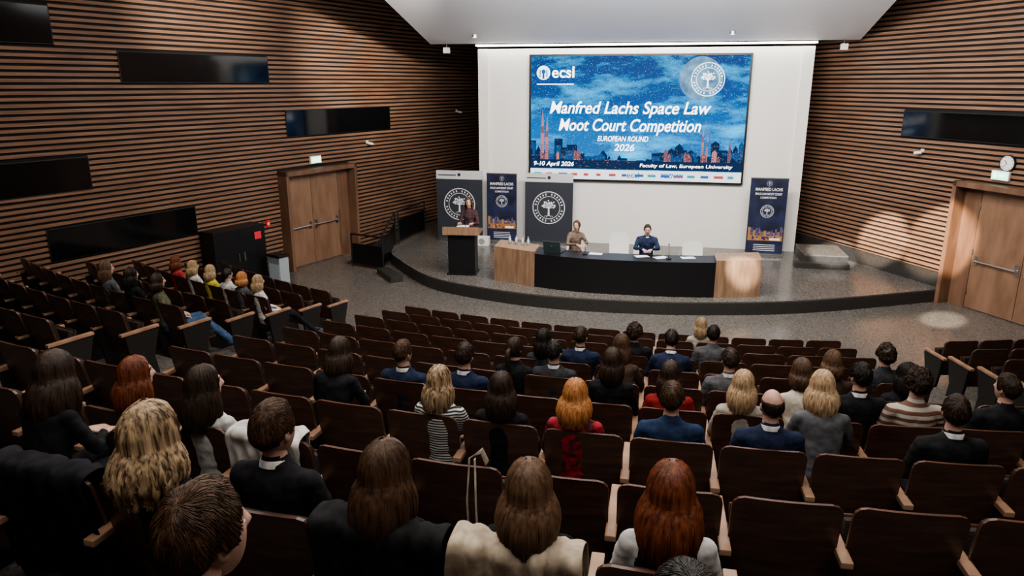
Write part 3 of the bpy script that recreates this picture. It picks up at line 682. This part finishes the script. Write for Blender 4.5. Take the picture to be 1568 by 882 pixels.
def body(pose,sex):
    key=(pose,sex)
    if key in BODY: return BODY[key]
    lean,el,wr,kn,an=POSES[pose]; st=pose=='stand'; dz=.44 if st else 0; w=1.0 if sex=='m' else .87
    piv=Vector((0,0,.50+dz)); b=B()
    secs=[((0,0,.43),.13,.10),((0,0,.48),.165,.125),((0,-.005,.56),.172*(1 if sex=='m' else 1.05),.128),((0,-.015,.66),.158*w,.112),((0,-.02,.76),.160*w,.112),((0,-.015,.87),.178*w,.122),((0,-.02,.95),.188*w,.115),((0,-.025,1.005),.180*w,.098),((0,-.02,1.04),.135*w,.080),((0,-.012,1.068),.082,.068),((0,-.004,1.095),.058,.060),((0,.004,1.14),.053*w,.057*w),((0,.01,1.19),.050,.055)]
    rings=[];n=20
    for c,rx,ry in secs:
        c=Vector(c)+Vector((0,0,dz)); rings.append([rotx(c+Vector((rx*math.cos(2*math.pi*j/n),ry*math.sin(2*math.pi*j/n),0)),lean,piv) for j in range(n)])
    b.loft(rings)
    segs=[]
    for i in range(len(secs)-1):
        p=rotx(Vector(secs[i][0])+Vector((0,0,dz)),lean,piv); q=rotx(Vector(secs[i+1][0])+Vector((0,0,dz)),lean,piv); segs.append((p,q,secs[i][2],0 if i<9 else 3))
    W={}
    for s in (-1,1):
        sh=rotx((s*.178*w,-.018,.985+dz),lean,piv); e=Vector((s*el[0]*(.5+.5*w),el[1],el[2])); 
        wv=Vector((s*wr[0],wr[1],wr[2])); rr_=1 if sex=='m' else .84
        cone(b,sh,e,.064*rr_,.047*rr_); cone(b,e,wv,.046*rr_,.031*rr_); cone(b,rotx((s*.09*w,-.02,1.01+dz),lean,piv),sh,.055*rr_,.060*rr_)
        segs+=[(sh,e,.055,4),(e,wv,.04,4)]
        hip=Vector((s*.085,.01,.515+dz)); k=Vector((s*kn[0],kn[1],kn[2])); a=Vector((s*an[0],an[1],an[2]))
        cone(b,hip,k,.088 if sex=='m' else .085,.060); cone(b,k,a,.058,.042); segs+=[(hip,k,.075,1),(k,a,.05,1)]
        heel=a+Vector((0,-.035,-.05)); toe=a+Vector((s*.02,.17,-.055)); 
        b.tube([heel+Vector((0,-.015,.01)),heel+Vector((0,.02,.012)),a+Vector((0,.06,-.035)),toe+Vector((0,-.03,.002)),toe],[(.03,.035),(.037,.045),(.042,.045),(.045,.032),(.03,.02)],12)
        segs+=[(heel,toe,.03,2)]
        dirv=(wv-e).normalized()
        if pose in('lap','recline','back','knees'): hd=(dirv+Vector((0,.2,-.25))).normalized()
        else: hd=(dirv+Vector((0,.3,0))).normalized(); hd.z=min(hd.z,0) if pose!='stand' else hd.z
        hd.normalize(); y=hd; x=y.cross(Vector((0,0,1))).normalized(); z=x.cross(y)
        M=Matrix(((x.x,y.x,z.x,wv.x),(x.y,y.y,z.y,wv.y),(x.z,y.z,z.z,wv.z),(0,0,0,1)))
        if s>0: M=M@Matrix.Diagonal((-1,1,1,1))
        W[s]=M
    me=voxel(b,.0125,4)
    for _ in range(5): me.materials.append(None)
    mi=[]; skinv=set()
    for p in me.polygons:
        c=p.center; best=9;g=0
        for (a,q,r_,gr) in segs:
            ab=q-a; t=max(0,min(1,(c-a).dot(ab)/ab.length_squared)); dd=(c-(a+ab*t)).length-r_
            if dd<best: best=dd; g=gr
        mi.append(g)
        if g==3: skinv.update(p.vertices)
    # cloth creases
    nrm=[v.normal.copy() for v in me.vertices]
    for v in me.vertices:
        if v.index in skinv: continue
        c=v.co; n1=noise.noise(c*11+Vector((3,1,hash(pose)%7 if False else len(pose)))); n2=noise.noise(Vector((c.x*9,c.y*9,c.z*26))); n3=1-abs(noise.noise(c*17))*2
        v.co=c+nrm[v.index]*(.007*n1+.004*n2+.003*n3)
    me.polygons.foreach_set('material_index',mi); me.polygons.foreach_set('use_smooth',[True]*len(mi)); me.update()
    hc=rotx((0,.016,1.225+dz),lean,piv); nb=rotx((0,-.006,1.082+dz),lean,piv)
    BODY[key]=(me,W,hc,nb,lean); return BODY[key]
SKIN=[noisy('skin_light',(.52,.31,.235),(.60,.38,.30),(1,1,1),18,.5),noisy('skin_tan',(.42,.24,.17),(.50,.30,.22),(1,1,1),18,.5)]
HC={'black':((.008,.006,.006),(.03,.022,.018)),'dark':((.018,.010,.007),(.06,.035,.022)),'brown':((.040,.021,.012),(.12,.064,.036)),
 'lbrown':((.08,.043,.025),(.19,.11,.065)),'blonde':((.28,.18,.10),(.58,.42,.26)),'highl':((.07,.04,.022),(.58,.42,.26)),'ginger':((.32,.12,.04),(.62,.30,.12)),'auburn':((.08,.022,.010),(.24,.075,.034)),'grey':((.022,.019,.018),(.07,.063,.06))}
def collar(E,nb,lean,mat):
    b=B(); n=24; rings=[]
    for (z,r_) in ((-.022,.074),(.008,.064),(.011,.060),(-.015,.058)):
        rings.append([Vector(((r_)*math.cos(2*math.pi*j/n),(r_+.002)*math.sin(2*math.pi*j/n),z-.016*math.sin(2*math.pi*j/n))) for j in range(n)])
    b.loft(rings,0,None,False); b.obj('collar',[mat],Matrix.Translation(nb)@Matrix.Rotation(lean,4,'X'),E,True)
NP=[0]
def figure(name,M,sex,pose,hair,top,pants=(.012,.012,.016),skin=0,yaw=0,pitch=0,coll=None,near=0,scale=1,thick=None,wide=1,hs=1,sleeve=None):
    NP[0]+=1; seed=NP[0]
    E=empty(name,M@Matrix.Diagonal((scale,scale,scale,1)))
    me,W,hc,nb,lean=body(pose,sex)
    sk=SKIN[skin]; tm=top if not isinstance(top,tuple) else cloth(top); pm=cloth(pants); sm=cloth(sleeve) if sleeve else tm
    o=inst('body',me,None,E)
    for i,m in enumerate((tm,pm,flat('shoe_black',(.015,.013,.012),.4),sk,sm)): o.material_slots[i].link='OBJECT'; o.material_slots[i].material=m
    for s,nm in ((-1,'hand_left'),(1,'hand_right')):
        h=inst(nm,HAND,W[s],E); h.material_slots[0].link='OBJECT'; h.material_slots[0].material=sk
    HM=Matrix.Translation(hc)@Matrix.Rotation(rad(yaw),4,'Z')@Matrix.Rotation(rad(pitch)+lean*.3,4,'X')@Matrix.Scale(hs,4)
    h=inst('head',HEAD,HM,E); h.material_slots[0].link='OBJECT'; h.material_slots[0].material=sk
    style,col,ln,wv=hair
    th=thick or {'short':.012,'curly':.026,'bald':.005,'long':.013,'pony':.009}[style]
    hb=make_hair(style,ln,wv,seed,near,th,wide)
    ho=hb.obj('hair',[hairmat(*HC[col])],None,E,True); ho.matrix_basis=HM
    if coll: collar(E,nb,lean,cloth(coll))
    return E
OCC=[]
def seated(k,s,res,sex,hair,top,pose=None,dz=0,swivel=0,**kw):
    OCC.append((k,s))
    if pose is None: pose='back' if res>.1 else ('fwd' if res<-.12 else 'lap')
    fw={'lap':.07,'back':.12,'fwd':-.115}.get(pose,0)-res; fw=max(-.06,min(.5,fw))
    p,a=polar(Rk(k)-.25-fw,s)
    kw.setdefault('scale',.93); kw.setdefault('yaw',random.uniform(-16,16))
    if k>=8: kw.setdefault('hs',1.08)
    return figure('seated_woman' if sex=='w' else 'seated_man',TR(p.x,p.y,Zk(k)+dz,-a+rad(swivel)),'f' if sex=='w' else 'm',pose,hair,top,near=2 if k>=9 else (1 if k>=6 else 0),**kw)
NAVY=(.014,.022,.055); BLK=(.011,.011,.013); WHT=(.58,.57,.56); GRY=(.10,.10,.11); JEAN=(.05,.09,.17); CHAR=(.035,.036,.042); CREAM=(.42,.38,.32); BRN=(.06,.035,.025)
def lg(c,L=.2,w=.2): return ('long',c,L,w)
def sh(c): return ('short',c,0,0)
CU=('curly','dark',0,0)
STR=stripes('striped_shirt',(.03,.03,.035),(.65,.65,.63),14); STR2=stripes('brown_striped_sweater',(.16,.08,.05),(.5,.45,.4),5)
PLD=noisy('plaid_red',(.04,.008,.012),(.42,.02,.04),(1,1,1),26,.8,0,kind='vor',lo=.2,hi=.8)
S=seated
S(4,.80,.2,'w',lg('black'),CHAR); S(4,.41,.01,'m',sh('dark'),NAVY,coll=WHT); S(5,-.10,-.19,'w',lg('brown'),BRN); S(3,-.13,.07,'m',CU,BLK); S(4,-.58,-.15,'m',sh('black'),NAVY,coll=WHT)
S(1,-.98,.13,'w',lg('blonde',.17),CREAM); S(3,-1.07,-.08,'m',sh('black'),GRY)
S(7,1.96,-.18,'w',lg('dark'),BLK,wide=1.4); S(6,1.67,.17,'m',sh('brown'),NAVY,coll=WHT,yaw=-18); S(6,1.13,.09,'m',sh('dark'),NAVY,coll=WHT); S(5,.90,.35,'w',('pony','dark',.25,.1),BLK); S(5,.51,.17,'m',sh('black'),CHAR,coll=WHT)
S(6,-.11,-.10,'w',lg('dark',.18),BLK); S(5,-1.12,.04,'m',sh('dark'),GRY,coll=WHT); S(6,-.59,.09,'w',lg('dark',.18),(.25,.02,.02))
S(5,-2.04,-.05,'w',lg('lbrown',.13),BRN); S(6,-1.64,-.19,'w',lg('brown',.13),CREAM); S(6,-2.06,-.12,'m',sh('black'),BLK,coll=WHT); S(4,-2.75,.06,'m',CU,CHAR); S(6,-2.46,-.03,'m',CU,STR2); S(5,-2.62,.3,'w',lg('black',.18),BLK)
S(7,.98,.2,'w',lg('highl'),STR,wide=1.5); S(7,.53,.24,'w',lg('dark'),BLK,wide=1.6); S(7,.02,.21,'w',lg('ginger',.19,.3),PLD,wide=1.9); S(7,-.61,.10,'m',sh('brown'),(.018,.035,.085))
S(6,-1.14,.20,'w',lg('blonde'),CREAM,wide=1.6); S(7,-1.63,-.33,'w',lg('blonde',.2,.5),GRY,wide=1.7); S(7,-1.24,.09,'m',('bald','dark',0,0),NAVY,coll=WHT); S(7,-2.36,.02,'m',sh('dark'),BLK,coll=WHT); S(6,-3.10,-.01,'m',sh('dark'),BLK,yaw=25)
S(9,2.74,-.28,'w',lg('dark',.24),BLK,wide=1.6,hs=1.15); S(8,2.68,.27,'w',lg('auburn'),WHT,wide=1.5,yaw=-22); S(8,2.16,.2,'w',lg('dark',.24),WHT,wide=1.4,yaw=-25,hs=1.15)
S(9,1.66,.2,'w',lg('highl',.20,.9),BLK,wide=2.2,hs=1.35,thick=.02,yaw=-15); S(9,1.12,.03,'m',sh('brown'),BLK,scale=.96,hs=1.16,coll=WHT,yaw=-10)
S(9,.50,.24,'w',lg('brown',.22,.1),BLK,pants=JEAN,wide=1.5,hs=1.2,swivel=-12); S(9,-.08,.22,'w',lg('lbrown',.19,.1),BLK,wide=1.6,hs=1.12); S(9,-.62,.08,'w',lg('auburn',.22,.2),BLK,sleeve=WHT,wide=1.7,hs=1.12)
S(11,.46,-.36,'m',sh('brown'),CHAR,pose='lean',scale=1.03,yaw=-22,thick=.02,hs=1.0,pitch=10,dz=-.03); S(11,-.66,-.40,'m',sh('grey'),CHAR,pose='lean',scale=1.0,pitch=-4,dz=-.05,hs=.98)
S(4,7.85,.3,'w',lg('lbrown'),GRY,yaw=-20,dz=.06); S(4,7.2,.3,'w',lg('black'),BLK,yaw=-10,dz=.05); S(4,6.55,.3,'w',lg('dark',.14),(.1,.1,.06),pose='recline',pants=JEAN,swivel=-30,dz=.04)
S(2,8.76,.17,'w',lg('auburn',.15),(.4,.05,.05)); S(2,8.15,.2,'w',lg('blonde',.15),WHT); S(2,7.6,.2,'w',lg('blonde',.15),(.6,.5,.1)); S(2,7.13,.16,'m',sh('black'),WHT); S(2,6.72,.2,'w',lg('ginger',.12),GRY); S(2,6.28,.25,'w',lg('blonde',.16),WHT,swivel=-25,pose='recline')
def draped_coat(k,s,col,seed,W=.27,low=.62):
    p,a=polar(Rk(k),s); b=B(); nu,nv=26,34; vs=[]
    for j in range(nv+1):
        t=j/nv
        for i in range(nu+1):
            x=(-1+2*i/nu)
            if t<.3: z=.62+.33*(t/.3); y=.12-.02*(t/.3)
            elif t<.42: q=(t-.3)/.12*math.pi; z=.94+.02*math.sin(q); y=.04+.05*math.cos(q)
            else: z=.94-(t-.42)/.58*low; y=-.02+(.92-z)*.14
            n_=noise.noise(Vector((x*3.2,t*2.2,seed*3.1))); n2=noise.noise(Vector((x*8,t*4,seed*1.7)))
            w=W+.05*noise.noise(Vector((0,t*3,seed)))+.03*t
            fold=.014*math.sin(x*13+5*n_+seed)
            vs.append((x*w+.02*n_,y-(.02*n_+.03*n2+fold+.02)*(1 if t>.36 else -.6),z+.015*n2+.02*n_))
    fs=[(j*(nu+1)+i,j*(nu+1)+i+1,(j+1)*(nu+1)+i+1,(j+1)*(nu+1)+i) for j in range(nv) for i in range(nu)]
    b.add(vs,fs,0); o=b.obj('draped_coat',[cloth(col)],TR(p.x,p.y,Zk(k),-a),None,True)
    m=o.modifiers.new('thickness','SOLIDIFY'); m.thickness=.010; m2=o.modifiers.new('sub','SUBSURF'); m2.levels=1; m2.render_levels=1
draped_coat(9,2.25,(.010,.010,.012),1,.29); draped_coat(8,1.675,(.55,.53,.50),2,.22,.3); draped_coat(9,-.05,(.46,.38,.29),3,.25,.5); draped_coat(9,.525,(.012,.012,.013),4,.28)
p,a=polar(Rk(8),.42); b=B(); b.tube([(0,-.05,.45),(-.01,-.05,.75),(0,-.03,.99),(.05,.03,1.01),(.06,.1,.9)],[(.018,.003)]*5,6,0); b.tube([(.05,-.055,.45),(.04,-.055,.75),(.03,-.03,.99)],[(.018,.003)]*3,6,0)
b.box(-.14,.2,-.10,-.05,.08,.47,0,None,.02); b.obj('tote_bag',[cloth((.6,.53,.42))],TR(p.x,p.y,Zk(8),-a))
S0=3.975
def occd(k,s): return int(any(kk==k and abs(ss-s)<.3 for kk,ss in OCC))
for k in range(0,12):
    j0=-2 if k>=7 else 0; j1=13 if k<5 else 14
    for j in range(j0,j1): 
        s=S0-.575*j; put_chair(k,s,occd(k,s),int(j==j1-1))
    if k>7: continue
    for blk in (1,-1):
        for j in range(16):
            s=(6.35+.575*j) if blk==1 else (-5.1-.575*j)
            p,_=polar(Rk(k),s)
            if not inside(p,.9): break
            if blk==1 and k==7 and j<1: continue
            put_chair(k,s,occd(k,s),1)
figure('presenter_at_lectern',TR(-1.06,18.0,.3,rad(170)),'f','stand',lg('brown',.2,.1),(.06,.03,.035),(.02,.02,.03),yaw=5)
figure('seated_woman_panelist',TR(1.5,17.0,.36,rad(195)),'f','desk',('pony','brown',.1,0),(.14,.10,.075),yaw=-35)
figure('seated_man_panelist',TR(3.1,16.4,.38,rad(172)),'m','desk',sh('dark'),NAVY,coll=WHT,pitch=-8)
# ---------------------------------------------------------------- lights
def area(name,loc,target,sx,sy,power,col=(1,.95,.88)):
    l=D.lights.new(name,'AREA'); l.shape='RECTANGLE'; l.size=sx; l.size_y=sy; l.energy=power; l.color=col
    o=D.objects.new(name,l); SC.collection.objects.link(o); o.location=loc
    o.rotation_euler=(Vector(target)-Vector(loc)).to_track_quat('-Z','Y').to_euler(); return o
def spot(name,loc,target,power,ang,col=(1,.95,.88),blend=.5,r=.1):
    l=D.lights.new(name,'SPOT'); l.energy=power; l.spot_size=rad(ang); l.spot_blend=blend; l.color=col; l.shadow_soft_size=r
    o=D.objects.new(name,l); SC.collection.objects.link(o); o.location=loc
    o.rotation_euler=(Vector(target)-Vector(loc)).to_track_quat('-Z','Y').to_euler(); return o
area('audience_ceiling_light',(0,7,7.6),(0,7.5,0),8,5,560,(1,.94,.87))
area('audience_ceiling_light',(1,1.5,7.7),(1,2.5,0),8,3,220,(1,.94,.87))
area('stage_wash_light',(2.5,13.2,6.9),(3.6,19.5,1.8),8,.6,820,(1,.97,.92))
area('added_canopy_fill',(2.5,11.5,5.6),(4.0,18,6.6),7,.5,150,(.90,.94,1))  # unseen area lamp added to brighten the canopy, not a fitting of the hall
area('wall_wash_light',(-4,11,7.4),(-8,16.5,3.5),5,.6,110,(1,.90,.78))
area('wall_wash_light',(6,11,7.4),(10,15,3.5),5,.6,120,(1,.90,.78))
spot('wall_spotlight',(-1,14,7.2),(-4.4,21.5,5.4),4500,36,(1,.90,.77),1)
spot('wall_spotlight',(-3,12,7.2),(-7,17.1,6.6),2500,36,(1,.90,.77),1)
spot('added_sun_patch',(3,8,6.8),(9.80,16.3,1.3),30000,8,(1,.82,.62),.3)  # this and the spots below are added, standing in for warm sunlight patches
spot('added_sun_patch',(2,9,6.8),(9.30,17.9,1.0),42000,6,(1,.84,.66),.2)
spot('added_sun_patch',(3,8,6.8),(9.1,14.6,0),22000,4.5,(1,.88,.72),.4)  # added spot that makes the warm glare on the floor
spot('added_sun_patch',(4,9,6.8),(8.3,18.4,.6),30000,6,(1,.94,.85),.3)
spot('added_sun_patch',(4,9,6.8),(5.0,15.3,.95),15000,4.8,(1,.94,.85),.3)
w=D.worlds.new('w'); SC.world=w; w.use_nodes=True; w.node_tree.nodes['Background'].inputs[0].default_value=(.9,.9,1,1); w.node_tree.nodes['Background'].inputs[1].default_value=.05
try: SC.view_settings.look='AgX - Medium High Contrast'
except Exception: pass
c=D.cameras.new('camera'); co=D.objects.new('camera',c); SC.collection.objects.link(co)
c.sensor_width=36; c.lens=25.56; co.location=(0,0,4.8); co.rotation_euler=(rad(90-15.7),0,0); SC.camera=co
c.clip_start=.05
